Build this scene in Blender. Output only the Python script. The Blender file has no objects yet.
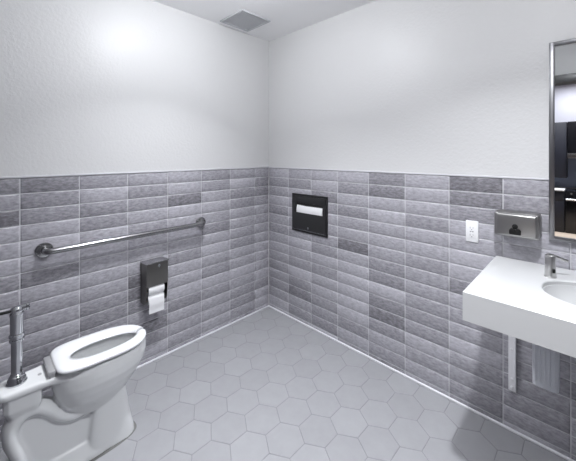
import bpy, bmesh, math, random
from mathutils import Vector, Matrix
C = bpy.context.scene.collection
sc = bpy.context.scene

# ------------------------------------------------------------------ camera, world, lights, exposure
cam_d = bpy.data.cameras.new('camera'); cam = bpy.data.objects.new('camera', cam_d); C.objects.link(cam)
cam.location = (2.1175, -1.8739, 1.3818)
cam.rotation_euler = (math.radians(90), 0, math.radians(133.873 - 90))
cam_d.sensor_width = 36.0
cam_d.lens = 309.28 / 576 * 36
cam_d.shift_x = -5.77 / 576
cam_d.shift_y = -76.23 / 576
cam_d.clip_start = 0.01
sc.camera = cam

w = bpy.data.worlds.new('world'); sc.world = w; w.use_nodes = True
w.node_tree.nodes['Background'].inputs[0].default_value = (0.75, 0.8, 0.9, 1)
w.node_tree.nodes['Background'].inputs[1].default_value = 0.3

def area(name, loc, size, power, color, shape='DISK', sy=None, spread=180):
    d = bpy.data.lights.new(name, 'AREA'); d.shape = shape; d.size = size
    if sy: d.size_y = sy
    d.energy = power; d.color = color; d.spread = math.radians(spread)
    o = bpy.data.objects.new(name, d); C.objects.link(o); o.location = loc
    return o
COOL = (0.94, 0.96, 1.0)
def glow(name, loc, power):
    d = bpy.data.lights.new(name, 'POINT'); d.shadow_soft_size = 0.035; d.energy = power; d.color = COOL
    o = bpy.data.objects.new(name, d); C.objects.link(o); o.location = loc
# two ceiling lamps: a downward disc and the weak side glow of its dome
area('ceiling_lamp', (0.80, -1.02, 2.385), 0.07, 10, COOL, spread=105)
glow('ceiling_lamp_dome', (0.80, -1.02, 2.33), 18)
area('ceiling_lamp', (2.00, -1.10, 2.385), 0.07, 22, COOL, spread=122)
glow('ceiling_lamp_dome', (2.00, -1.10, 2.33), 13)
area('hall_fill', (1.9, -4.9, 2.70), 1.2, 50, COOL, 'RECTANGLE', 0.6, spread=100)  # added unseen fill light for the mirrored hall and kitchen fronts
area('kitchen_fill', (1.9, -5.35, 2.68), 0.5, 22, COOL)  # second added fill, brightens the end wall above the cabinets

sc.view_settings.view_transform = 'Standard'
sc.view_settings.look = 'None'
sc.view_settings.gamma = 1.0
sc.view_settings.use_curve_mapping = False
sc.view_settings.exposure = 0.0

# ------------------------------------------------------------------ materials
def mat(name, col, rough=0.5, metal=0.0, spec=0.5, coat=0.0):
    m = bpy.data.materials.new(name); m.use_nodes = True
    b = m.node_tree.nodes['Principled BSDF']
    b.inputs['Base Color'].default_value = (*col, 1)
    b.inputs['Roughness'].default_value = rough
    b.inputs['Metallic'].default_value = metal
    b.inputs['Specular IOR Level'].default_value = spec
    b.inputs['Coat Weight'].default_value = coat
    return m
def N(m, t, **kw):
    n = m.node_tree.nodes.new(t)
    for k, v in kw.items(): setattr(n, k, v)
    return n
def L(m, a, b): m.node_tree.links.new(a, b)
def bump_noise(m, scale, strength, dist=0.001, detail=2, stretch=None):
    tc = N(m, 'ShaderNodeTexCoord'); nz = N(m, 'ShaderNodeTexNoise'); bp = N(m, 'ShaderNodeBump')
    nz.inputs['Scale'].default_value = scale; nz.inputs['Detail'].default_value = detail
    src = tc.outputs['Object']
    if stretch:
        mp = N(m, 'ShaderNodeMapping'); mp.inputs['Scale'].default_value = stretch
        L(m, src, mp.inputs[0]); src = mp.outputs[0]
    L(m, src, nz.inputs['Vector']); L(m, nz.outputs[0], bp.inputs['Height'])
    bp.inputs['Strength'].default_value = strength; bp.inputs['Distance'].default_value = dist
    L(m, bp.outputs[0], m.node_tree.nodes['Principled BSDF'].inputs['Normal'])
    return nz
def col_noise(m, scale, c1, c2, stretch=None, detail=4, lo=0.35, hi=0.65):
    tc = N(m, 'ShaderNodeTexCoord'); nz = N(m, 'ShaderNodeTexNoise'); r = N(m, 'ShaderNodeValToRGB')
    nz.inputs['Scale'].default_value = scale; nz.inputs['Detail'].default_value = detail
    src = tc.outputs['Object']
    if stretch:
        mp = N(m, 'ShaderNodeMapping'); mp.inputs['Scale'].default_value = stretch
        L(m, src, mp.inputs[0]); src = mp.outputs[0]
    L(m, src, nz.inputs['Vector']); L(m, nz.outputs[0], r.inputs[0])
    r.color_ramp.elements[0].position = lo; r.color_ramp.elements[0].color = (*c1, 1)
    r.color_ramp.elements[1].position = hi; r.color_ramp.elements[1].color = (*c2, 1)
    L(m, r.outputs[0], m.node_tree.nodes['Principled BSDF'].inputs['Base Color'])
def tile_mat(name, dark, light, streak, rough, amt=0.35, bump=0.25):
    """glazed tile: one tone per tile (vertex attribute 'tone') plus streaky mottling"""
    m = mat(name, light, rough); P = m.node_tree.nodes['Principled BSDF']
    at = N(m, 'ShaderNodeAttribute'); at.attribute_name = 'tone'
    tc = N(m, 'ShaderNodeTexCoord'); mp = N(m, 'ShaderNodeMapping'); mp.inputs['Scale'].default_value = streak
    n1 = N(m, 'ShaderNodeTexNoise'); n1.inputs['Scale'].default_value = 1.0; n1.inputs['Detail'].default_value = 6; n1.inputs['Roughness'].default_value = 0.65
    L(m, tc.outputs['Object'], mp.inputs[0]); L(m, mp.outputs[0], n1.inputs['Vector'])
    a = N(m, 'ShaderNodeMath', operation='SUBTRACT'); L(m, n1.outputs[0], a.inputs[0]); a.inputs[1].default_value = 0.5
    b = N(m, 'ShaderNodeMath', operation='MULTIPLY_ADD'); L(m, a.outputs[0], b.inputs[0]); b.inputs[1].default_value = amt * 4; L(m, at.outputs['Fac'], b.inputs[2])
    mx = N(m, 'ShaderNodeMix', data_type='RGBA'); mx.clamp_factor = True
    L(m, b.outputs[0], mx.inputs[0]); mx.inputs[6].default_value = (*dark, 1); mx.inputs[7].default_value = (*light, 1)
    L(m, mx.outputs[2], P.inputs['Base Color'])
    bp = N(m, 'ShaderNodeBump'); bp.inputs['Strength'].default_value = bump; bp.inputs['Distance'].default_value = 0.002
    L(m, n1.outputs[0], bp.inputs['Height']); L(m, bp.outputs[0], P.inputs['Normal'])
    return m

M = {}
M['paint'] = mat('wall_paint', (0.665, 0.665, 0.667), 0.42)
bump_noise(M['paint'], 75, 0.35, 0.004, 2)
M['darkpaint'] = mat('darkened_wall_paint', (0.26, 0.26, 0.265), 0.5)  # right and front walls, darkened to cut light bounced into the room
M['ceil'] = mat('ceiling_paint', (0.92, 0.92, 0.925), 0.8)
M['tile'] = tile_mat('glazed_wall_tile', (0.14, 0.135, 0.15), (0.51, 0.50, 0.545), (34, 34, 85), 0.3, 0.44, 0.4)
M['grout'] = mat('light_grout', (0.60, 0.60, 0.62), 0.8)
M['hex'] = tile_mat('hexagon_floor_tile', (0.305, 0.307, 0.322), (0.36, 0.363, 0.381), (14, 14, 14), 0.42, 0.28, 0.1)
M['fgrout'] = mat('grey_floor_grout', (0.255, 0.255, 0.265), 0.85)
M['trim'] = mat('pale_tile_trim', (0.82, 0.82, 0.85), 0.4)
M['toptrim'] = mat('grey_edge_trim', (0.62, 0.615, 0.65), 0.4)
M['steel'] = mat('brushed_steel', (0.36, 0.355, 0.35), 0.36, 1.0)
bump_noise(M['steel'], 40, 0.08, 0.001, 2, (1, 1, 30))
M['framesteel'] = mat('grey_frame_steel', (0.26, 0.26, 0.27), 0.3, 1.0)
M['barsteel'] = mat('satin_bar_steel', (0.33, 0.33, 0.335), 0.22, 1.0)
M['chrome'] = mat('chrome', (0.55, 0.56, 0.58), 0.05, 1.0)
M['darksteel'] = mat('dark_brushed_steel', (0.19, 0.185, 0.175), 0.3, 1.0)
bump_noise(M['darksteel'], 40, 0.08, 0.001, 2, (30, 30, 1))
M['lidsteel'] = mat('polished_lid_steel', (0.5, 0.5, 0.51), 0.22, 1.0)
M['black'] = mat('satin_black_panel', (0.022, 0.022, 0.023), 0.36)
M['blackplastic'] = mat('black_plastic', (0.008, 0.008, 0.008), 0.55, 0.0, 0.25)
M['cavity'] = mat('dark_interior', (0.03, 0.03, 0.03), 0.8)
M['paper'] = mat('white_paper', (0.85, 0.85, 0.86), 0.9)
bump_noise(M['paper'], 160, 0.2, 0.001)
M['core'] = mat('cardboard', (0.42, 0.33, 0.24), 0.9)
M['porcelain'] = mat('white_porcelain', (0.72, 0.73, 0.735), 0.12, 0, 0.5, 0.3)
M['basin'] = mat('basin_glaze', (0.50, 0.505, 0.51), 0.2)
M['tapsteel'] = mat('brushed_tap_steel', (0.58, 0.575, 0.57), 0.3, 1.0)
M['seat'] = mat('white_seat_plastic', (0.80, 0.81, 0.83), 0.22)
M['hinge'] = mat('grey_hinge', (0.42, 0.42, 0.43), 0.3, 0.3)
M['caulk'] = mat('dark_caulk', (0.16, 0.16, 0.155), 0.8)
M['solid'] = mat('white_solid_surface', (0.55, 0.555, 0.56), 0.35)
M['whitemetal'] = mat('white_painted_metal', (0.88, 0.88, 0.90), 0.4)
M['whiteplastic'] = mat('white_plastic', (0.88, 0.88, 0.89), 0.3)
M['slot'] = mat('outlet_slot_grey', (0.25, 0.25, 0.27), 0.5)
M['mirror'] = mat('mirror_silver', (0.92, 0.93, 0.93), 0.0, 1.0)
M['vent'] = mat('grey_vent_paint', (0.62, 0.63, 0.65), 0.55)
M['ventframe'] = mat('vent_frame_paint', (0.50, 0.51, 0.53), 0.6)
M['ventdark'] = mat('vent_inside', (0.60, 0.61, 0.63), 0.8)
M['frameblack'] = mat('dark_door_frame', (0.035, 0.035, 0.037), 0.35)
M['wood'] = mat('tan_plank_floor', (0.42, 0.34, 0.27), 0.45)
col_noise(M['wood'], 3, (0.34, 0.27, 0.22), (0.46, 0.39, 0.32), (1, 12, 1))
M['navy'] = mat('dark_navy_cabinet', (0.008, 0.009, 0.016), 0.45)
M['ovenblack'] = mat('black_enamel', (0.006, 0.006, 0.008), 0.2)
M['bluetile'] = mat('blue_grey_backsplash', (0.30, 0.34, 0.46), 0.3)
M['hallpaint'] = mat('hall_paint', (0.62, 0.62, 0.70), 0.7)
def clear_plastic():
    m = mat('cloudy_plastic', (0.84, 0.86, 0.90), 0.3)
    P = m.node_tree.nodes['Principled BSDF']
    P.inputs['Transmission Weight'].default_value = 0.45; P.inputs['IOR'].default_value = 1.15
    return m
M['bottle'] = clear_plastic()

# ------------------------------------------------------------------ helpers
def bm_new(): return bmesh.new()
def add_box(bm, x0, x1, y0, y1, z0, z1, bev=0.0, seg=2, mi=0):
    r = bmesh.ops.create_cube(bm, size=1.0)
    vs = r['verts']
    for v in vs:
        v.co = Vector(((x0 + x1) / 2 + v.co.x * (x1 - x0), (y0 + y1) / 2 + v.co.y * (y1 - y0), (z0 + z1) / 2 + v.co.z * (z1 - z0)))
    fs = list({f for v in vs for f in v.link_faces})
    if bev > 0:
        es = list({e for v in vs for e in v.link_edges})
        rb = bmesh.ops.bevel(bm, geom=es, offset=bev, segments=seg, affect='EDGES', profile=0.5)
        fs = list(set(rb['faces']) | {f for f in fs if f.is_valid})
    for f in fs:
        if f.is_valid: f.material_index = mi
    return bm
def loft(bm, loops, cap=True, closed=True):
    """loops: lists of equal length of points"""
    rows = [[bm.verts.new(p) for p in l] for l in loops]
    n = len(rows[0])
    for a, b in zip(rows[:-1], rows[1:]):
        for i in range(n if closed else n - 1):
            j = (i + 1) % n
            bm.faces.new((a[i], a[j], b[j], b[i]))
    if cap:
        bm.faces.new(rows[0][::-1]); bm.faces.new(rows[-1])
    return rows
def lathe(bm, prof, origin=(0, 0, 0), axis=(0, 0, 1), n=32):
    """prof: (radius, height) pairs along axis"""
    q = Vector((0, 0, 1)).rotation_difference(Vector(axis).normalized()).to_matrix()
    o = Vector(origin)
    loops = []
    for r, h in prof:
        loops.append([o + q @ Vector((max(r, 1e-5) * math.cos(2 * math.pi * k / n), max(r, 1e-5) * math.sin(2 * math.pi * k / n), h)) for k in range(n)])
    loft(bm, loops)
    return bm
def tube(bm, pts, rad, n=20, squash=None):
    """round tube swept along pts; rad a number or one per point; squash=(axis vector, factor) widens the section along an axis"""
    pts = [Vector(p) for p in pts]
    rs = rad if isinstance(rad, (list, tuple)) else [rad] * len(pts)
    t0 = (pts[1] - pts[0]).normalized()
    up = Vector((0, 0, 1)) if abs(t0.z) < 0.9 else Vector((1, 0, 0))
    nx = t0.cross(up).normalized(); loops = []; tp = t0
    for i, p in enumerate(pts):
        a = pts[max(i - 1, 0)]; b = pts[min(i + 1, len(pts) - 1)]
        t = (b - a).normalized()
        nx = (tp.rotation_difference(t).to_matrix() @ nx); nx = (nx - t * nx.dot(t)).normalized(); tp = t
        ny = t.cross(nx)
        lp = []
        for k in range(n):
            th = 2 * math.pi * k / n
            o = nx * math.cos(th) * rs[i] + ny * math.sin(th) * rs[i]
            if squash:
                ax, f = squash; o = o + Vector(ax) * (o.dot(Vector(ax)) * (f - 1))
            lp.append(p + o)
        loops.append(lp)
    loft(bm, loops)
    return bm
def catmull(pts, k=8):
    P = [Vector(p) for p in pts]; P = [2 * P[0] - P[1]] + P + [2 * P[-1] - P[-2]]
    out = []
    for i in range(1, len(P) - 2):
        for s in range(k):
            t = s / k
            a, b, c, d = P[i - 1], P[i], P[i + 1], P[i + 2]
            out.append(0.5 * ((2 * b) + (c - a) * t + (2 * a - 5 * b + 4 * c - d) * t * t + (3 * b - a - 3 * c + d) * t ** 3))
    out.append(P[-2]); return out
def arc_bend(p0, p1, p2, r, k=8):
    """points rounding the corner p1"""
    p0, p1, p2 = Vector(p0), Vector(p1), Vector(p2)
    a = (p0 - p1).normalized() * r + p1; b = (p2 - p1).normalized() * r + p1
    return [((1 - t) ** 2) * a + 2 * t * (1 - t) * p1 + t * t * b for t in [i / k for i in range(k + 1)]]

def obj(name, bm, m, parent=None, smooth=True, angle=35):
    """links the bmesh (world coordinates) as one mesh object; parts are re-based on their parent thing"""
    bmesh.ops.recalc_face_normals(bm, faces=bm.faces[:])
    base = Vector((0, 0, 0)); p = parent
    while p is not None: base += Vector(p.location); p = p.parent
    if parent is not None: bmesh.ops.translate(bm, verts=bm.verts[:], vec=-base)
    me = bpy.data.meshes.new(name); bm.to_mesh(me); bm.free()
    for mm in (m if isinstance(m, (list, tuple)) else [m]): me.materials.append(mm)
    if smooth:
        me.polygons.foreach_set('use_smooth', [True] * len(me.polygons))
        me.set_sharp_from_angle(angle=math.radians(angle))
    o = bpy.data.objects.new(name, me); C.objects.link(o)
    if parent is not None: o.parent = parent
    return o
def tag(o, label=None, cat=None, group=None, kind=None):
    if label: o['label'] = label
    if cat: o['category'] = cat
    if group: o['group'] = group
    if kind: o['kind'] = kind
    return o
def thing(name, loc, label, cat, group=None):
    o = bpy.data.objects.new(name, None); C.objects.link(o); o.location = loc; o.empty_display_size = 0.05
    return tag(o, label, cat, group)
def struct(name, bm, m, parent=None, **kw):
    o = obj(name, bm, m, parent, **kw)
    o['kind'] = 'structure'
    return o
def box_obj(name, m, parent, *dims, bev=0.0, **kw):
    bm = bm_new(); add_box(bm, *dims, bev=bev); return obj(name, bm, m, parent, **kw)

# ------------------------------------------------------------------ the setting
H = 2.4145; TOP = 1.26; XR = 3.60; YB = -1.90
random.seed(11)
def wall_box(name, m, *d):
    bm = bm_new(); add_box(bm, *d); return struct(name, bm, m, smooth=False)
# the painted walls stand 8 mm behind the tile faces
wl = wall_box('wall_left', M['paint'], -0.12, -0.006, YB - 0.12, 0.11, 0, H)
wr = wall_box('wall_back', M['paint'], -0.006, XR, 0.006, 0.12, 0, H)
we = wall_box('wall_right', M['darkpaint'], XR, XR + 0.1, YB - 0.12, 0.12, 0, H)
# wall behind the camera with the doorway in it
DX0, DX1, DZ = 1.66, 2.58, 2.035
bm = bm_new()
add_box(bm, -0.006, DX0 - 0.05, YB - 0.12, YB, 0, H); add_box(bm, DX1 + 0.05, XR, YB - 0.12, YB, 0, H)
add_box(bm, DX0 - 0.05, DX1 + 0.05, YB - 0.12, YB, DZ + 0.05, H)
wf = struct('wall_front', bm, M['darkpaint'], smooth=False)
bm = bm_new()
add_box(bm, DX0 - 0.05, DX0, YB - 0.135, YB + 0.012, 0, DZ + 0.05, 0.003)
add_box(bm, DX1, DX1 + 0.05, YB - 0.135, YB + 0.012, 0, DZ + 0.05, 0.003)
add_box(bm, DX0, DX1, YB - 0.135, YB + 0.012, DZ, DZ + 0.075, 0.003)
struct('door_1', bm, M['frameblack'])
ce = wall_box('ceiling', M['ceil'], -0.12, XR + 0.1, YB - 0.12, 0.12, H, H + 0.1)

# tiled wainscot: real bevelled tiles, stacked bond, one tone each, over a grout bed
def tone_layer(bm): return bm.verts.layers.float.new('tone')
ROW = 0.0822; GR = 0.0036
def tile_panel(name, parent, cols, side):
    bm = bm_new(); tl = tone_layer(bm)
    def P(u, v, d): return (u, -d, v) if side == 'back' else (d, -u, v)
    nrow = math.ceil(TOP / ROW)
    runs = {}
    for ci in range(len(cols) - 1):
        u0, u1 = cols[ci] + GR / 2, cols[ci + 1] - GR / 2
        for r in range(nrow):
            v1 = TOP - r * ROW - GR / 2; v0 = max(TOP - (r + 1) * ROW + GR / 2, 0.0)
            if v1 - v0 < 0.012 or u1 - u0 < 0.012: continue
            tone = random.choice([0.45, 0.55, 0.62, 0.7, 0.78]) + random.uniform(-0.08, 0.08)
            if random.random() < 0.13: tone -= 0.3
            b = 0.0065
            lift = random.uniform(-0.0005, 0.0005)
            tx, tz = random.uniform(-0.0006, 0.0006), random.uniform(-0.0006, 0.0006)
            o = [bm.verts.new(P(u, v, -0.0052)) for u, v in ((u0, v0), (u1, v0), (u1, v1), (u0, v1))]
            m = [bm.verts.new(P(u, v, -0.0026)) for u, v in ((u0 + .0006, v0 + .0006), (u1 - .0006, v0 + .0006), (u1 - .0006, v1 - .0006), (u0 + .0006, v1 - .0006))]
            i = [bm.verts.new(P(u, v, lift + d)) for u, v, d in ((u0 + b, v0 + b, -tx - tz), (u1 - b, v0 + b, tx - tz), (u1 - b, v1 - b, tx + tz), (u0 + b, v1 - b, -tx + tz))]
            for q in o + m + i: q[tl] = tone
            for A, B in ((o, m), (m, i)):
                for k in range(4): bm.faces.new((A[k], A[(k + 1) % 4], B[(k + 1) % 4], B[k]))
            bm.faces.new(i)
    t = struct(name, bm, M['tile'], parent, angle=80)
    return t
colsR = [0.0] + [c for c in [-0.009 + k * 0.2575 for k in range(1, 16)] if 0.02 < c < XR] + [XR]
colsL = [0.0] + [c for c in [0.1579 + k * 0.2575 for k in range(0, 9)] if c < -YB] + [-YB]
tile_panel('tile', wr, colsR, 'back')
tile_panel('tile', wl, colsL, 'left')
bm = bm_new(); add_box(bm, 0, XR, 0.0034, 0.007, 0, TOP); struct('grout', bm, M['grout'], wr, smooth=False)
bm = bm_new(); add_box(bm, -0.007, -0.0034, YB, 0, 0, TOP); struct('grout', bm, M['grout'], wl, smooth=False)
M['darkwain'] = mat('darkened_wainscot', (0.15, 0.145, 0.16), 0.35)  # added out of view, kept dark to soak up bounced light
bm = bm_new(); add_box(bm, XR - .008, XR, YB, 0, 0, TOP); struct('wainscot', bm, M['darkwain'], we, smooth=False)
bm = bm_new(); add_box(bm, 0, DX0 - .05, YB, YB + .008, 0, TOP); add_box(bm, DX1 + .05, XR - .008, YB, YB + .008, 0, TOP); struct('wainscot', bm, M['darkwain'], wf, smooth=False)
bm = bm_new(); add_box(bm, 0, XR, -0.003, 0.007, TOP, TOP + 0.008, 0.002); struct('trim_1', bm, M['toptrim'])
bm = bm_new(); add_box(bm, -0.007, 0.003, YB, -0.003, TOP, TOP + 0.008, 0.002); struct('trim_2', bm, M['toptrim'])
bm = bm_new(); add_box(bm, 0.013, XR, -0.013, 0.001, 0, 0.009, 0.003); struct('baseboard_back', bm, M['trim'])
bm = bm_new(); add_box(bm, -0.001, 0.013, YB, 0.001, 0, 0.009, 0.003); struct('baseboard_left', bm, M['trim'])

# hexagon floor
bm = bm_new(); add_box(bm, -0.12, XR + 0.1, YB - 0.13, 0.12, -0.1, -0.0015)
fl = struct('floor', bm, M['fgrout'], smooth=False)
bm = bm_new(); tl = tone_layer(bm)
HW, HD = 0.168, 0.150; gx = 0.0023
for r in range(-8, 8):
    for c in range(-9, 18):
        cx = 1.046 + c * HW + (r % 2) * HW / 2; cy = -0.823 + r * HD
        tone = 0.5 + random.uniform(-0.2, 0.2)
        def ring(s, z):
            hw = (HW / 2 - s); hh = HD * 2 / 3 - s * 1.155
            pts = [(0, hh), (hw, hh / 2), (hw, -hh / 2), (0, -hh), (-hw, -hh / 2), (-hw, hh / 2)]
            return [(cx + a, cy + b, z) for a, b in pts]
        pts = ring(gx / 2, 0)
        # clip to the room
        if max(p[0] for p in pts) < 0.0 or min(p[0] for p in pts) > XR or min(p[1] for p in pts) > 0 or max(p[1] for p in pts) < YB - 0.12: continue
        a = [bm.verts.new(p) for p in ring(gx / 2, -0.002)]
        b = [bm.verts.new(p) for p in ring(gx / 2 + 0.0015, 0)]
        for q in a + b: q[tl] = tone
        for k in range(6): bm.faces.new((a[k], a[(k + 1) % 6], b[(k + 1) % 6], b[k]))
        bm.faces.new(b)
for co, no in (((0, 0, 0), (-1, 0, 0)), ((0, 0, 0), (0, 1, 0)), ((XR, 0, 0), (1, 0, 0)), ((0, YB - 0.12, 0), (0, -1, 0))):
    bmesh.ops.bisect_plane(bm, geom=bm.verts[:] + bm.edges[:] + bm.faces[:], plane_co=co, plane_no=no, clear_outer=True)
struct('tile', bm, M['hex'], fl, smooth=False)

# room beyond the doorway, seen only in the mirror
HY = -6.0
def hall(name, m, *d): return wall_box(name, m, *d)
hall('floor_hall', M['wood'], -0.8, 4.2, HY - 0.1, YB - 0.13, -0.1, -0.001)
hall('ceiling_hall', M['ceil'], -0.8, 4.2, HY - 0.1, YB - 0.12, 2.72, 2.8)
hall('wall_hall_end', M['hallpaint'], -0.8, 4.2, HY - 0.1, HY, 0, 2.72)
hall('wall_hall_left', M['hallpaint'], -0.9, -0.8, HY - 0.1, YB - 0.12, 0, 2.72)
hall('wall_hall_right', M['hallpaint'], 4.2, 4.3, HY - 0.1, YB - 0.12, 0, 2.72)
bm = bm_new(); add_box(bm, -0.8, -0.12, YB - 0.13, YB - 0.02, 0, 2.72); add_box(bm, XR + 0.1, 4.2, YB - 0.13, YB - 0.02, 0, 2.72)
add_box(bm, -0.12, XR + 0.1, YB - 0.13, YB - 0.02, H + 0.1, 2.72)
struct('wall_hall_near', bm, M['hallpaint'], smooth=False)
bm = bm_new()
add_box(bm, -0.8, 4.2, HY, HY + 0.012, 0.76, 1.30)
struct('trim_3', bm, M['bluetile'], smooth=False)

# ------------------------------------------------------------------ toilet
CX = 0.428
def porcelain_union(parts_bm, name, m, parent, voxel, it):
    o = obj(name, parts_bm, m, parent)
    r = o.modifiers.new('r', 'REMESH'); r.mode = 'VOXEL'; r.voxel_size = voxel; r.use_smooth_shade = True
    s = o.modifiers.new('s', 'SMOOTH'); s.iterations = it; s.factor = 0.5
    dg = bpy.context.evaluated_depsgraph_get()
    me = bpy.data.meshes.new_from_object(o.evaluated_get(dg))
    old = o.data; o.modifiers.clear(); o.data = me; bpy.data.meshes.remove(old)
    me.name = name
    me.polygons.foreach_set('use_smooth', [True] * len(me.polygons))
    if not me.materials: me.materials.append(m)
    return o
def egg(yf, yb, wd, z, n=56, pf=2.0, pb=2.4, yc=None):
    """closed plan curve: rounded front at yf, squarer back at yb"""
    if yc is None: yc = yb + (yf - yb) * 0.48
    out = []
    for k in range(n):
        t = 2 * math.pi * k / n
        c, s = math.cos(t), math.sin(t); p = pf if c >= 0 else pb
        a = (yf - yc) if c >= 0 else (yc - yb)
        q = pf + (pb - pf) * (0.5 - 0.5 * c)
        out.append((CX + wd * math.copysign(abs(s) ** (2 / q), s), yc + a * math.copysign(abs(c) ** (2 / p), c), z))
    return out
def plan(prof, z, inset=0.0):
    """closed curve from a (y, half width) profile, front to back"""
    ys = [p[0] for p in prof]; y0, y1 = max(ys), min(ys)
    right = [(CX + max(wd - inset, 0.001), y, z) for y, wd in prof]
    left = [(CX - max(wd - inset, 0.001), y, z) for y, wd in reversed(prof)]
    def sh(p): return (p[0], p[1] + (-inset if p[1] > y0 - 0.02 else (inset if p[1] < y1 + 0.02 else 0)), p[2])
    return [sh(p) for p in right + left]
toilet = thing('toilet', (CX, -1.5, 0), 'white porcelain floor-mounted toilet with open-front seat against the left tiled wall', 'toilet')
bm = bm_new()
# bowl shell: outside down from the rim, then the hollow
out_ = [(.447, -1.253, -1.63, .121), (.425, -1.246, -1.64, .127), (.40, -1.245, -1.64, .128), (.365, -1.252, -1.635, .124), (.325, -1.272, -1.625, .111), (.285, -1.303, -1.61, .092), (.245, -1.335, -1.585, .070), (.205, -1.37, -1.56, .05)]
loops = [egg(-1.268, -1.60, .108, .449)] + [egg(a, b, wd, z) for z, a, b, wd in out_]
inn_ = [(.449, -1.285, -1.575, .085), (.41, -1.285, -1.58, .09), (.35, -1.315, -1.57, .08), (.29, -1.37, -1.55, .055), (.26, -1.42, -1.52, .02)]
inner = [egg(a, b, wd, z) for z, a, b, wd in inn_]
rows_o = loft(bm, loops, cap=False); bm.faces.new(rows_o[-1])
rows_i = loft(bm, inner, cap=False); bm.faces.new(rows_i[-1][::-1])
n = len(rows_o[0])
for k in range(n): bm.faces.new((rows_o[0][k], rows_o[0][(k + 1) % n], rows_i[0][(k + 1) % n], rows_i[0][k]))
# rear deck slab
prof = [(-1.555, .05), (-1.56, .085), (-1.59, .100), (-1.62, .088), (-1.65, .076), (-1.69, .069), (-1.74, .066), (-1.785, .063), (-1.803, .054), (-1.812, .035)]
loft(bm, [plan(prof, .449, .006), plan(prof, .444, .001), plan(prof, .436), plan(prof, .427), plan(prof, .418, .006)])
prof = [(-1.668, .03), (-1.676, .056), (-1.70, .056), (-1.74, .053), (-1.775, .05), (-1.79, .035)]
loft(bm, [plan(prof, .43), plan(prof, .36), plan(prof, .325, .012)])
# pedestal column and foot
def boxy(yf, yb, wd, z): return egg(yf, yb, wd, z, pf=2.8, pb=4.5, yc=yf - (yf - yb) * 0.45)
loft(bm, [boxy(-1.302, -1.515, .064, 0.0), boxy(-1.306, -1.51, .061, .03), boxy(-1.320, -1.502, .057, .10), boxy(-1.333, -1.492, .054, .18), boxy(-1.345, -1.485, .053, .25), boxy(-1.35, -1.49, .053, .30)])
loft(bm, [boxy(-1.315, -1.775, .066, 0.0), boxy(-1.325, -1.77, .063, .02), boxy(-1.34, -1.76, .05, .04), boxy(-1.36, -1.75, .032, .07)])
# web between the trapway and the column
def yz(poly, x0, x1):
    loft(bm, [[(x0, y, z) for y, z in poly], [(x1, y, z) for y, z in poly]])
yz([(-1.40, .02), (-1.40, .30), (-1.52, .30), (-1.66, .29), (-1.73, .31), (-1.755, .27), (-1.745, .02)], CX - .024, CX + .024)
# trapway: up from the bowl, over and down to the floor
path = catmull([(CX, -1.50, .225), (CX, -1.555, .222), (CX, -1.605, .245), (CX, -1.645, .293), (CX, -1.69, .325), (CX, -1.738, .318), (CX, -1.764, .278), (CX, -1.762, .225), (CX, -1.742, .165), (CX, -1.725, .09), (CX, -1.725, .01)])
tube(bm, path, 0.031, 20, ((1, 0, 0), 1.55))
tube(bm, catmull([(CX, -1.60, .365), (CX, -1.57, .315), (CX, -1.53, .265), (CX, -1.49, .215)]), 0.034, 20, ((1, 0, 0), 1.5))
bowl = porcelain_union(bm, 'bowl', M['porcelain'], toilet, 0.005, 5)
# caulked joint at the floor
bm = bm_new(); loft(bm, [boxy(-1.291, -1.79, .077, 0.0008), boxy(-1.298, -1.785, .071, .005)])
obj('floor_caulk', bm, M['caulk'], toilet)
# open-front seat
bm = bm_new(); loops = []
def seat_pt(t, front, yc, back, wd, z, nf, nb):
    c, s = math.cos(t), math.sin(t); p = nf if c >= 0 else nb; a = front - yc if c >= 0 else yc - back
    q = nf + (nb - nf) * (0.5 - 0.5 * c)
    y = yc + a * math.copysign(abs(c) ** (2 / p), c)
    z += 0.003
    return Vector((CX + 0.002 + wd * math.copysign(abs(s) ** (2 / q), s), y, z + 0.010 * (-1.25 - y) / 0.37))
T0 = 0.10; NS = 72
for k in range(NS + 1):
    t = T0 + (2 * math.pi - 2 * T0) * k / NS
    ft, yc, bk = -1.247, -1.44, -1.632
    o0 = seat_pt(t, ft - .002, yc, bk + .002, .130, .4550, 2.1, 5.0)
    o1 = seat_pt(t, ft, yc, bk, .133, .4585, 2.1, 5.0)
    o2 = seat_pt(t, ft - .001, yc, bk + .001, .1315, .466, 2.1, 5.0)
    o3 = seat_pt(t, ft - .008, yc, bk + .008, .123, .4715, 2.1, 4.6)
    rd = seat_pt(t, ft - .016, yc, bk + .025, .105, .473, 2.1, 4.0)
    md = seat_pt(t, ft - .030, yc, bk + .045, .083, .4715, 2.0, 3.0)
    i1 = seat_pt(t, ft - .040, yc, bk + .060, .064, .462, 2.0, 2.2)
    i0 = seat_pt(t, ft - .043, yc, bk + .064, .060, .4550, 2.0, 2.2)
    loops.append([o0, o1, o2, o3, rd, md, i1, i0])
loft(bm, loops)
seat = obj('seat', bm, M['seat'], toilet, angle=60)
bm = bm_new(); add_box(bm, CX - .072, CX + .072, -1.655, -1.628, .4585, .476, .005); add_box(bm, CX + .045, CX + .07, -1.652, -1.630, .446, .465, .003); add_box(bm, CX - .07, CX - .045, -1.652, -1.630, .446, .465, .003)
tag(obj('hinge', bm, M['hinge'], toilet), 'grey seat hinge')
bm = bm_new(); lathe(bm, [(.007, 0), (.007, .004), (.004, .006), (0, .0062)], (CX + .004, -1.675, .447)); obj('bolt_cap', bm, M['hinge'], toilet)
bm = bm_new(); lathe(bm, [(.013, 0), (.013, .006), (.009, .012), (0, .014)], (CX + .052, -1.62, .022)); obj('bolt_cap', bm, M['porcelain'], toilet)

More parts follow.
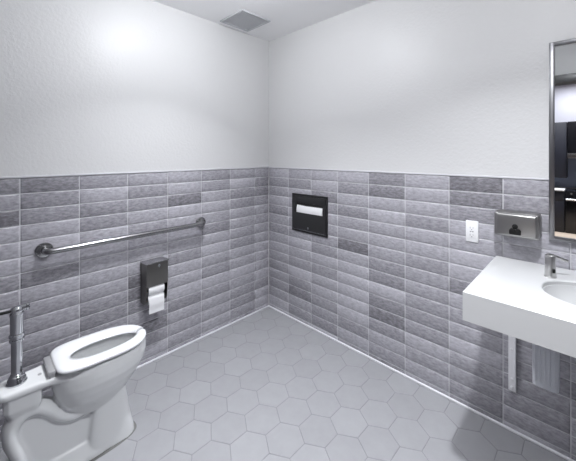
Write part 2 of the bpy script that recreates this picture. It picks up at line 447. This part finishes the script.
# flush valve
VX, VY = 0.425, -1.747
valve = thing('flush_valve', (VX, VY, .449), 'chrome flush valve with stacked flange rising from the rear of the toilet', 'flush valve')
bm = bm_new(); lathe(bm, [(.033, 0), (.0335, .006), (.031, .010), (.030, .012), (.0305, .017), (.028, .022), (.0265, .024), (.026, .030), (.022, .034), (.021, .038), (.0192, .040)], (VX, VY, .4485)); obj('spud_flange', bm, M['chrome'], valve)
bm = bm_new(); lathe(bm, [(.0185, 0), (.0185, .165)], (VX, VY, .47)); obj('flush_tube', bm, M['chrome'], valve)
bm = bm_new(); lathe(bm, [(.019, 0), (.0245, .003), (.025, .010), (.021, .013), (.021, .018), (.0255, .021), (.0255, .029), (.020, .033)], (VX, VY, .618), n=12); obj('coupling_nut', bm, M['chrome'], valve)
bm = bm_new(); lathe(bm, [(.019, 0), (.022, .006), (.022, .075), (.0235, .080), (.0235, .086), (.019, .092)], (VX, VY, .648)); obj('valve_body', bm, M['chrome'], valve)
bm = bm_new(); lathe(bm, [(.020, 0), (.0215, .004), (.0215, .012), (.017, .019), (.008, .023), (0, .024)], (VX, VY, .738), n=10); obj('top_cap', bm, M['chrome'], valve)
bm = bm_new(); lathe(bm, [(.012, 0), (.012, .018), (.0145, .020), (.0145, .027), (.010, .031), (0, .032)], (VX, VY + .010, .748), (0, 1, 0.0), 8); obj('stop_knob', bm, M['chrome'], valve)
bm = bm_new(); tube(bm, [(VX, VY - .02, .746), (VX, VY - .05, .747), (VX, YB + .009, .749)], .0055, 14); tag(obj('supply_pipe', bm, M['blackplastic'], valve), 'dark thin pipe')

# ------------------------------------------------------------------ grab bar
gb = thing('grab_bar', (0, -1.14, .87), 'long horizontal steel grab bar with round flanges on the left tiled wall', 'grab bar')
y0, y1, gz, gx_ = -1.606, -0.684, .868, .058
pts = [Vector((.004, y0, gz))] + arc_bend((.004, y0, gz), (gx_, y0, gz), (gx_, y1, gz), .035) + arc_bend((gx_, y0, gz), (gx_, y1, gz + .003), (.004, y1, gz + .003), .035) + [Vector((.004, y1, gz + .003))]
bm = bm_new(); tube(bm, pts, .0165, 20); obj('rail', bm, M['barsteel'], gb)
for yy, dz in ((y0, 0), (y1, .003)):
    bm = bm_new(); lathe(bm, [(.040, 0), (.040, .006), (.037, .0095), (.0255, .011), (.022, .013), (.017, .014)], (0.0005, yy, gz + dz), (1, 0, 0), 36); obj('flange', bm, M['barsteel'], gb)

# ------------------------------------------------------------------ toilet paper dispenser and rolls
tp = thing('toilet_paper_dispenser', (0, -1.045, .42), 'dark steel two-roll toilet paper dispenser on the left wall below the grab bar', 'paper dispenser')
ya, yb = -1.113, -0.976
bm = bm_new(); add_box(bm, .001, .005, ya, yb, .415, .68); obj('back_plate', bm, M['darksteel'], tp)
bm = bm_new()
for q0, q1 in ((ya + .001, ya + .003), (yb - .003, yb - .001)): loft(bm, [[(.003, q, .5385), (.097, q, .5385), (.099, q, .55), (.099, q, .682), (.003, q, .675)] for q in (q0, q1)])
loft(bm, [[(xa, q, za) for xa, za in ((.097, .5385), (.101, .5385), (.1025, .552), (.1025, .684), (.098, .684), (.098, .552))] for q in (ya + .001, yb - .001)])
obj('cover', bm, M['darksteel'], tp)
for s in (0, 1):
    yy0, yy1 = (ya, ya + .003) if s == 0 else (yb - .003, yb)
    bm = bm_new(); prof = [(.003, .415), (.055, .415), (.075, .425), (.088, .445), (.094, .48), (.098, .545), (.003, .545)]
    loft(bm, [[(x, yy0, z) for x, z in prof], [(x, yy1, z) for x, z in prof]]); obj('side_panel', bm, M['darksteel'], tp)
bm = bm_new()
loft(bm, [[(.001, yy, .6775), (.104, yy, .6855), (.107, yy, .684), (.107, yy, .690), (.104, yy, .692), (.001, yy, .684)] for yy in (ya - .003, yb + .003)])
tag(obj('lid', bm, M['lidsteel'], tp), 'lighter polished steel lid')
bm = bm_new(); lathe(bm, [(.0085, 0), (.0085, .004), (.006, .006), (0, .006)], (.101, -1.035, .665), (1, 0, 0), 16); add_box(bm, .101, .105, -1.0375, -1.0325, .650, .666, .001); tag(obj('lock', bm, M['chrome'], tp), 'small bright lock')
for zc in (.508, .452):
    bm = bm_new(); tube(bm, [(.062, ya + .003, zc - .002), (.062, yb - .003, zc - .002)], .008, 12); obj('spindle', bm, M['blackplastic'], tp)
def roll(zc, rad, xo, label, tail):
    t = thing('toilet_paper_roll', (xo, -1.046, zc), label, 'toilet paper', 'toilet paper rolls in the wall dispenser')
    w0, w1 = -1.098, -0.9985
    bm = bm_new(); ri = .018; nn = 40
    loops = []
    for r, y in ((ri, w0), (rad - .001, w0), (rad, w0 + .002), (rad, w1 - .002), (rad - .001, w1), (ri, w1)):
        loops.append([(xo + r * math.cos(2 * math.pi * k / nn), y, zc + r * math.sin(2 * math.pi * k / nn)) for k in range(nn)])
    rows = loft(bm, loops, cap=False)
    for k in range(nn): bm.faces.new((rows[-1][k], rows[-1][(k + 1) % nn], rows[0][(k + 1) % nn], rows[0][k]))
    obj('paper', bm, M['paper'], t)
    bm = bm_new(); loops = []
    for r, y in ((ri - .002, w0 + .001), (ri, w0 + .001), (ri, w1 - .001), (ri - .002, w1 - .001)):
        loops.append([(xo + r * math.cos(2 * math.pi * k / 24), y, zc + r * math.sin(2 * math.pi * k / 24)) for k in range(24)])
    rows = loft(bm, loops, cap=False)
    for k in range(24): bm.faces.new((rows[-1][k], rows[-1][(k + 1) % 24], rows[0][(k + 1) % 24], rows[0][k]))
    tag(obj('core', bm, M['core'], t), 'brown cardboard core')
    if tail:
        bm = bm_new()
        pr = [(xo + (rad + .0008) * math.cos(a), zc + (rad + .0008) * math.sin(a)) for a in [math.radians(d) for d in range(70, -1, -7)]]
        pr += [(xo + rad + .001 + .002 * math.sin(k * .8), zc - .012 * k) for k in range(1, 8)]
        ring = [(x, z) for x, z in pr] + [(x - .0007, z) for x, z in reversed(pr)]
        loft(bm, [[(x, w0 + .003 , z) for x, z in ring], [(x, (w0 + w1) / 2, z) for x, z in ring], [(x, w1 - .001, z) for x, z in ring]])
        obj('loose_sheet', bm, M['paper'], t)
roll(.510, .040, .062, 'upper white toilet paper roll half covered by the dispenser front', False)
roll(.448, .034, .062, 'lower white toilet paper roll with its sheet hanging down', True)

# ------------------------------------------------------------------ seat cover dispenser
sd = thing('seat_cover_dispenser', (.489, 0, .745), 'black recessed toilet seat cover dispenser on the back wall near the corner', 'dispenser')
x0, x1, z0, z1 = .303, .677, .746, 1.058
bm = bm_new()   # flange frame
add_box(bm, x0, x1, -.008, .004, z1 - .016, z1, .002); add_box(bm, x0, x1, -.008, .004, z0, z0 + .012, .002)
add_box(bm, x0, x0 + .014, -.008, .004, z0 + .006, z1 - .006, .002); add_box(bm, x1 - .014, x1, -.008, .004, z0 + .006, z1 - .006, .002)
obj('frame', bm, M['black'], sd)
sx0, sx1, sz0, sz1 = .352, .634, .905, .985
bm = bm_new()   # door with its opening
add_box(bm, x0 + .015, x1 - .015, -.013, -.004, sz1, z1 - .017, .002); add_box(bm, x0 + .015, x1 - .015, -.013, -.004, z0 + .016, sz0, .002)
add_box(bm, x0 + .015, sx0, -.013, -.004, sz0 - .004, sz1 + .004, .002); add_box(bm, sx1, x1 - .015, -.013, -.004, sz0 - .004, sz1 + .004, .002)
obj('door', bm, M['black'], sd)
bm = bm_new(); add_box(bm, sx0 - .02, sx1 + .02, -.0035, -.0012, sz0 - .03, sz1 + .02); obj('recess', bm, M['cavity'], sd)
bm = bm_new(); add_box(bm, x0 + .02, x1 - .02, -.0155, -.012, z0 + .019, z0 + .023, .001); tag(obj('bottom_edge', bm, M['lidsteel'], sd), 'bright metal bottom edge')
bm = bm_new(); lathe(bm, [(.007, 0), (.007, .003), (.005, .004), (0, .004)], (.488, -.013, .792), (0, -1, 0), 16); add_box(bm, .4855, .4905, -.016, -.013, .778, .792, .001); tag(obj('lock', bm, M['chrome'], sd), 'tiny bright lock')
st = thing('seat_cover_stack', (.492, -.008, .905), 'white folded paper seat covers showing in the slot of the black dispenser', 'paper')
bm = bm_new(); nx = 24; loops = []
for k in range(nx + 1):
    x = sx0 + .008 + (sx1 - sx0 - .014) * k / nx
    top = .966 - .004 * math.sin(k / nx * math.pi * 1.2) - (.010 * max(0, k / nx - .6)); sag = .004 * math.sin(k / nx * 5)
    loops.append([(x, -.0042, .9065), (x, -.0125 - sag * .5, .9065), (x, -.0145 - sag * .4, .925), (x, -.0105, .948), (x, -.0045, top)])
loft(bm, loops); obj('paper_sheets', bm, M['paper'], st)

# ------------------------------------------------------------------ outlet
ol = thing('wall_outlet', (1.654, 0, .966), 'white duplex wall outlet with cover plate left of the steel soap dispenser', 'outlet')
bm = bm_new(); add_box(bm, 1.624, 1.684, -.007, .0035, .909, 1.023, .003); obj('cover_plate', bm, M['whiteplastic'], ol)
bm = bm_new(); add_box(bm, 1.6375, 1.6705, -.0095, -.005, .932, 1.0, .001); dv = obj('receptacle', bm, M['whiteplastic'], ol)
for zc in (.947, .985):
    bm = bm_new(); add_box(bm, 1.6455, 1.6475, -.0101, -.009, zc - .004, zc + .006); add_box(bm, 1.6595, 1.6615, -.0101, -.009, zc - .003, zc + .005)
    add_box(bm, 1.6515, 1.6565, -.0101, -.009, zc - .011, zc - .007)
    obj('socket_slots', bm, M['slot'], dv)
for xx in (1.645, 1.655):
    bm = bm_new(); add_box(bm, xx, xx + .008, -.0108, -.009, .9635, .9685, .0008); obj('test_button', bm, M['slot'], dv)

# ------------------------------------------------------------------ soap dispenser on the wall
so = thing('soap_dispenser', (1.856, 0, .982), 'stainless steel box soap dispenser on the tile left of the mirror', 'soap dispenser')
bm = bm_new(); add_box(bm, 1.770, 1.950, -.085, .0, .984, 1.103, .014, 4); obj('housing', bm, M['steel'], so)
bm = bm_new(); add_box(bm, 1.783, 1.941, -.101, -.075, .992, 1.098, .009, 4); obj('front_panel', bm, M['steel'], so)
bm = bm_new(); lathe(bm, [(.0115, 0), (.0115, .003), (.009, .0045), (0, .005)], (1.859, -.100, 1.041), (0, -1, 0), 24); tag(obj('refill_window', bm, M['blackplastic'], so), 'small round black window')
bm = bm_new(); lathe(bm, [(.0125, 0), (.0125, .010), (.010, .013), (0, .014)], (1.849, -.100, 1.019), (0, -1, 0), 24)
lathe(bm, [(.0125, 0), (.0125, .010), (.010, .013), (0, .014)], (1.870, -.100, 1.019), (0, -1, 0), 24); add_box(bm, 1.8365, 1.8825, -.112, -.100, 1.0035, 1.019, .004)
tag(obj('push_valve', bm, M['blackplastic'], so), 'black two-lobed push valve')

# ------------------------------------------------------------------ mirror
mr = thing('wall_mirror', (2.28, 0, .985), 'tall steel-framed wall mirror above the white counter reflecting a dark kitchen', 'mirror')
mx0, mx1, mz0, mz1 = 1.976, 2.586, .985, 1.898; fw = .020
bm = bm_new()
def frame_side(a, b, c, d):
    add_box(bm, a, b, -.022, -.002, c, d, .003)
frame_side(mx0, mx0 + fw, mz0, mz1); frame_side(mx1 - fw, mx1, mz0, mz1); frame_side(mx0 + fw - .003, mx1 - fw + .003, mz0, mz0 + fw); frame_side(mx0 + fw - .003, mx1 - fw + .003, mz1 - fw, mz1)
obj('frame', bm, M['framesteel'], mr)
bm = bm_new(); add_box(bm, mx0 + .004, mx1 - .004, -.014, -.003, mz0 + .004, mz1 - .004); obj('glass', bm, M['mirror'], mr, smooth=False)

# ------------------------------------------------------------------ counter with basin
ct = thing('sink_counter', (2.23, -.29, .75), 'thick white wall-hung sink counter with oval basin under the mirror', 'sink')
cx0, cx1, cy0, cy1, cz0, cz1 = 1.764, 2.70, -.577, -.001, .750, .860
BX, BY, BA, BB = 2.228, -.295, .250, .147
nn = 96
def sup(a, b, z, e=2.5, oy=0): return [(BX + a * math.copysign(abs(math.cos(t)) ** (2 / e), math.cos(t)), BY + oy + b * math.copysign(abs(math.sin(t)) ** (2 / e), math.sin(t)), z) for t in [2 * math.pi * k / nn for k in range(nn)]]
angs = []
def rect(z, ins):
    out = []
    for p in sup(BA, BB, 0):
        dx, dy = p[0] - BX, p[1] - BY
        X0, X1, Y0, Y1 = cx0 + ins, cx1 - ins * .01, cy0 + ins, cy1
        s = min([q for q in ((X1 - BX) / dx if dx > 1e-9 else 9e9, (X0 - BX) / dx if dx < -1e-9 else 9e9, (Y1 - BY) / dy if dy > 1e-9 else 9e9, (Y0 - BY) / dy if dy < -1e-9 else 9e9)])
        out.append([BX + dx * s, BY + dy * s, z])
    # snap the nearest sample to each corner so the corners stay sharp
    for X in (X0, X1):
        for Y in (Y0, Y1):
            k = min(range(nn), key=lambda i: (out[i][0] - X) ** 2 + (out[i][1] - Y) ** 2); out[k] = [X, Y, z]
    return out
bm = bm_new()
loft(bm, [sup(BA, BB, cz1 - .02), sup(BA, BB, cz1 - .003), sup(BA + .003, BB + .003, cz1), rect(cz1, .003), rect(cz1 - .003, 0), rect(cz0, 0), rect(cz0, .02), rect(cz0 + .03, .022)], cap=False)
# underside panel closing the box
bm.verts.ensure_lookup_table()
add_box(bm, cx0 + .021, cx1 - .001, cy0 + .021, cy1 - .001, cz0 + .002, cz0 + .008)
obj('countertop', bm, M['solid'], ct, angle=30)
bm = bm_new()
loft(bm, [sup(BA + .006, BB + .006, cz1 - .016), sup(BA - .002, BB - .002, cz1 - .0175), sup(BA - .008, BB - .008, cz1 - .035), sup(BA - .03, BB - .025, cz1 - .065, 2.4), sup(BA - .08, BB - .055, cz1 - .088, 2.3), sup(BA - .16, BB - .10, cz1 - .094, 2.1), sup(.02, .02, cz1 - .096, 2)], cap=False)
basin = obj('basin', bm, M['basin'], ct, angle=50)
bm = bm_new(); lathe(bm, [(.024, 0), (.024, .003), (.018, .004), (.015, .001), (0, .001)], (BX, BY, cz1 - .0955), n=28); obj('drain', bm, M['chrome'], ct)

# support bracket under the counter
br = thing('counter_bracket', (1.835, 0, .2), 'white metal support bracket on the tile under the counter', 'bracket')
bm = bm_new(); add_box(bm, 1.818, 1.850, -.010, -.001, .202, .745, .0015); obj('wall_plate', bm, M['whitemetal'], br)
bm = bm_new(); loft(bm, [[(xx, -.008, .210), (xx, -.018, .235), (xx, -.022, .60), (xx, -.08, .70), (xx, -.48, .715), (xx, -.48, .745), (xx, -.008, .745)] for xx in (1.846, 1.850)]); obj('arm', bm, M['whitemetal'], br)
for zz in (.41, .262, .221):
    bm = bm_new(); lathe(bm, [(.007, 0), (.007, .002), (.004, .0045), (0, .005)], (1.833, -.010, zz), (0, -1, 0), 14); obj('screw', bm, M['whitemetal'], br)

# tap on the counter
fc = thing('faucet', (2.004, -.165, cz1), 'short brushed metal tap with slanted spout left of the oval basin', 'faucet')
bm = bm_new(); lathe(bm, [(.0215, 0), (.0215, .004), (.0185, .006), (.0185, .088), (.017, .092), (.012, .094), (0, .0945)], (1.992, -.167, cz1), n=32); obj('body', bm, M['tapsteel'], fc)
bm = bm_new(); d = Vector((.060, .042, 0)).normalized()
b0 = Vector((1.984, -.173, cz1 + .094)); tube(bm, [b0, b0 + d * .03 + Vector((0, 0, -.008)), b0 + d * .075 + Vector((0, 0, -.024))], [.0085, .0075, .006], 14); obj('spout', bm, M['tapsteel'], fc)
bm = bm_new(); add_box(bm, 2.0005, 2.0105, -.1895, -.179, cz1 + .024, cz1 + .040, .002); tag(obj('sensor', bm, M['blackplastic'], fc), 'small black sensor')
# bottle hanging under the counter
bt = thing('soap_bottle', (1.977, -.16, .385), 'translucent ribbed plastic bottle hanging in the shade under the white counter', 'bottle')
def rr(hx, hy, r, z, cx=1.977, cy=-.16, k=5):
    out = []
    for sx, sy, a0 in ((1, 1, 0), (-1, 1, 90), (-1, -1, 180), (1, -1, 270)):
        for i in range(k + 1):
            a = math.radians(a0 + 90 * i / k); out.append((cx + sx * (hx - r) + r * math.cos(a), cy + sy * (hy - r) + r * math.sin(a), z))
    return out
bm = bm_new(); loft(bm, [rr(.036, .026, .012, .383), rr(.044, .033, .012, .390), rr(.045, .034, .012, .50), rr(.044, .033, .012, .585), rr(.034, .025, .012, .61), rr(.016, .016, .0155, .625), rr(.016, .016, .0155, .65)])
obj('container', bm, M['bottle'], bt)
bm = bm_new(); lathe(bm, [(.019, 0), (.019, .03), (.009, .035), (.009, .102)], (1.977, -.16, .65), n=20); tag(obj('cap', bm, M['whiteplastic'], bt), 'white cap and stem')
bm = bm_new()
for k in range(5): tube(bm, [(1.945 + .016 * k, -.1945, .41), (1.945 + .016 * k, -.1945, .57)], .003, 8)
obj('ribs', bm, M['bottle'], bt)

# ------------------------------------------------------------------ ceiling vent
vt = thing('ceiling_vent', (.195, -.412, H), 'square grey exhaust vent in the ceiling near the corner', 'vent')
vx0, vx1, vy0, vy1 = .052, .336, -.548, -.278
bm = bm_new()
add_box(bm, vx0, vx1, vy0, vy0 + .018, H - .012, H, .003); add_box(bm, vx0, vx1, vy1 - .018, vy1, H - .012, H, .003)
add_box(bm, vx0, vx0 + .018, vy0 + .015, vy1 - .015, H - .012, H, .003); add_box(bm, vx1 - .018, vx1, vy0 + .015, vy1 - .015, H - .012, H, .003)
obj('frame', bm, M['ventframe'], vt)
bm = bm_new(); ns = 18
for k in range(ns):
    y = vy0 + .02 + (vy1 - vy0 - .04) * (k + .5) / ns
    loft(bm, [[(xx, y - .0072, H - .0085), (xx, y - .0068, H - .0095), (xx, y + .0062, H - .0065), (xx, y + .0062, H - .0045)] for xx in (vx0 + .017, vx1 - .017)])
obj('louvres', bm, M['vent'], vt)
bm = bm_new(); add_box(bm, vx0 + .012, vx1 - .012, vy0 + .012, vy1 - .012, H - .0022, H - .0008); obj('backing', bm, M['ventdark'], vt)

# ------------------------------------------------------------------ kitchen beyond the doorway (reflected in the mirror)
kb = thing('kitchen_base_cabinet', (1.3, -5.68, 0), 'dark base cabinet with pale counter reflected at the mirror bottom left', 'cabinet')
bm = bm_new(); add_box(bm, .9, 1.78, HY + .013, -5.39, .0, .73, .004); obj('body', bm, M['navy'], kb)
for a, b in ((.91, 1.335), (1.345, 1.77)):
    bm = bm_new(); add_box(bm, a, b, -5.39, -5.37, .10, .55, .003); obj('door', bm, M['navy'], kb)
    bm = bm_new(); add_box(bm, a, b, -5.39, -5.37, .56, .715, .003); obj('drawer', bm, M['navy'], kb)
bm = bm_new(); add_box(bm, .9, 1.78, HY + .013, -5.35, .731, .757, .004); tag(obj('worktop', bm, M['solid'], kb), 'pale worktop')
sv = thing('stove', (2.1, -5.68, 0), 'black kitchen stove with steel handle reflected in the mirror', 'stove')
bm = bm_new(); add_box(bm, 1.79, 2.50, HY + .013, -5.39, 0, .74, .006); obj('body', bm, M['ovenblack'], sv)
bm = bm_new(); add_box(bm, 1.80, 2.49, -5.39, -5.37, .12, .63, .004); obj('oven_door', bm, M['ovenblack'], sv)
bm = bm_new(); tube(bm, [(1.80, -5.345, .590), (2.49, -5.345, .590)], .017, 12)
for xx in (1.83, 2.46): tube(bm, [(xx, -5.372, .590), (xx, -5.345, .590)], .01, 10)
obj('handle', bm, M['lidsteel'], sv)
for xx in (1.87, 1.95, 2.33, 2.41):
    bm = bm_new(); lathe(bm, [(.017, 0), (.015, .02), (0, .021)], (xx, -5.388, .695), (0, 1, 0), 14); obj('knob', bm, M['lidsteel'], sv)
wc = thing('kitchen_wall_cabinet', (1.3, -5.8, .95), 'dark tall wall cabinet reflected in the middle of the mirror', 'cabinet')
bm = bm_new(); add_box(bm, .9, 1.80, HY + .013, -5.62, .95, 1.97, .004); obj('body', bm, M['navy'], wc)
for a, b in ((.91, 1.345), (1.355, 1.79)):
    bm = bm_new(); add_box(bm, a, b, -5.62, -5.60, .96, 1.96, .003); obj('door', bm, M['navy'], wc)
hd = thing('range_hood', (2.1, -5.75, 1.3), 'black range hood with silver lip above the reflected stove', 'range hood')
bm = bm_new(); add_box(bm, 1.81, 2.50, HY + .013, -5.60, 1.40, 1.97, .004); obj('body', bm, M['ovenblack'], hd)
bm = bm_new(); add_box(bm, 1.81, 2.50, HY + .013, -5.52, 1.325, 1.395, .006); tag(obj('lip', bm, M['lidsteel'], hd), 'silver lip')
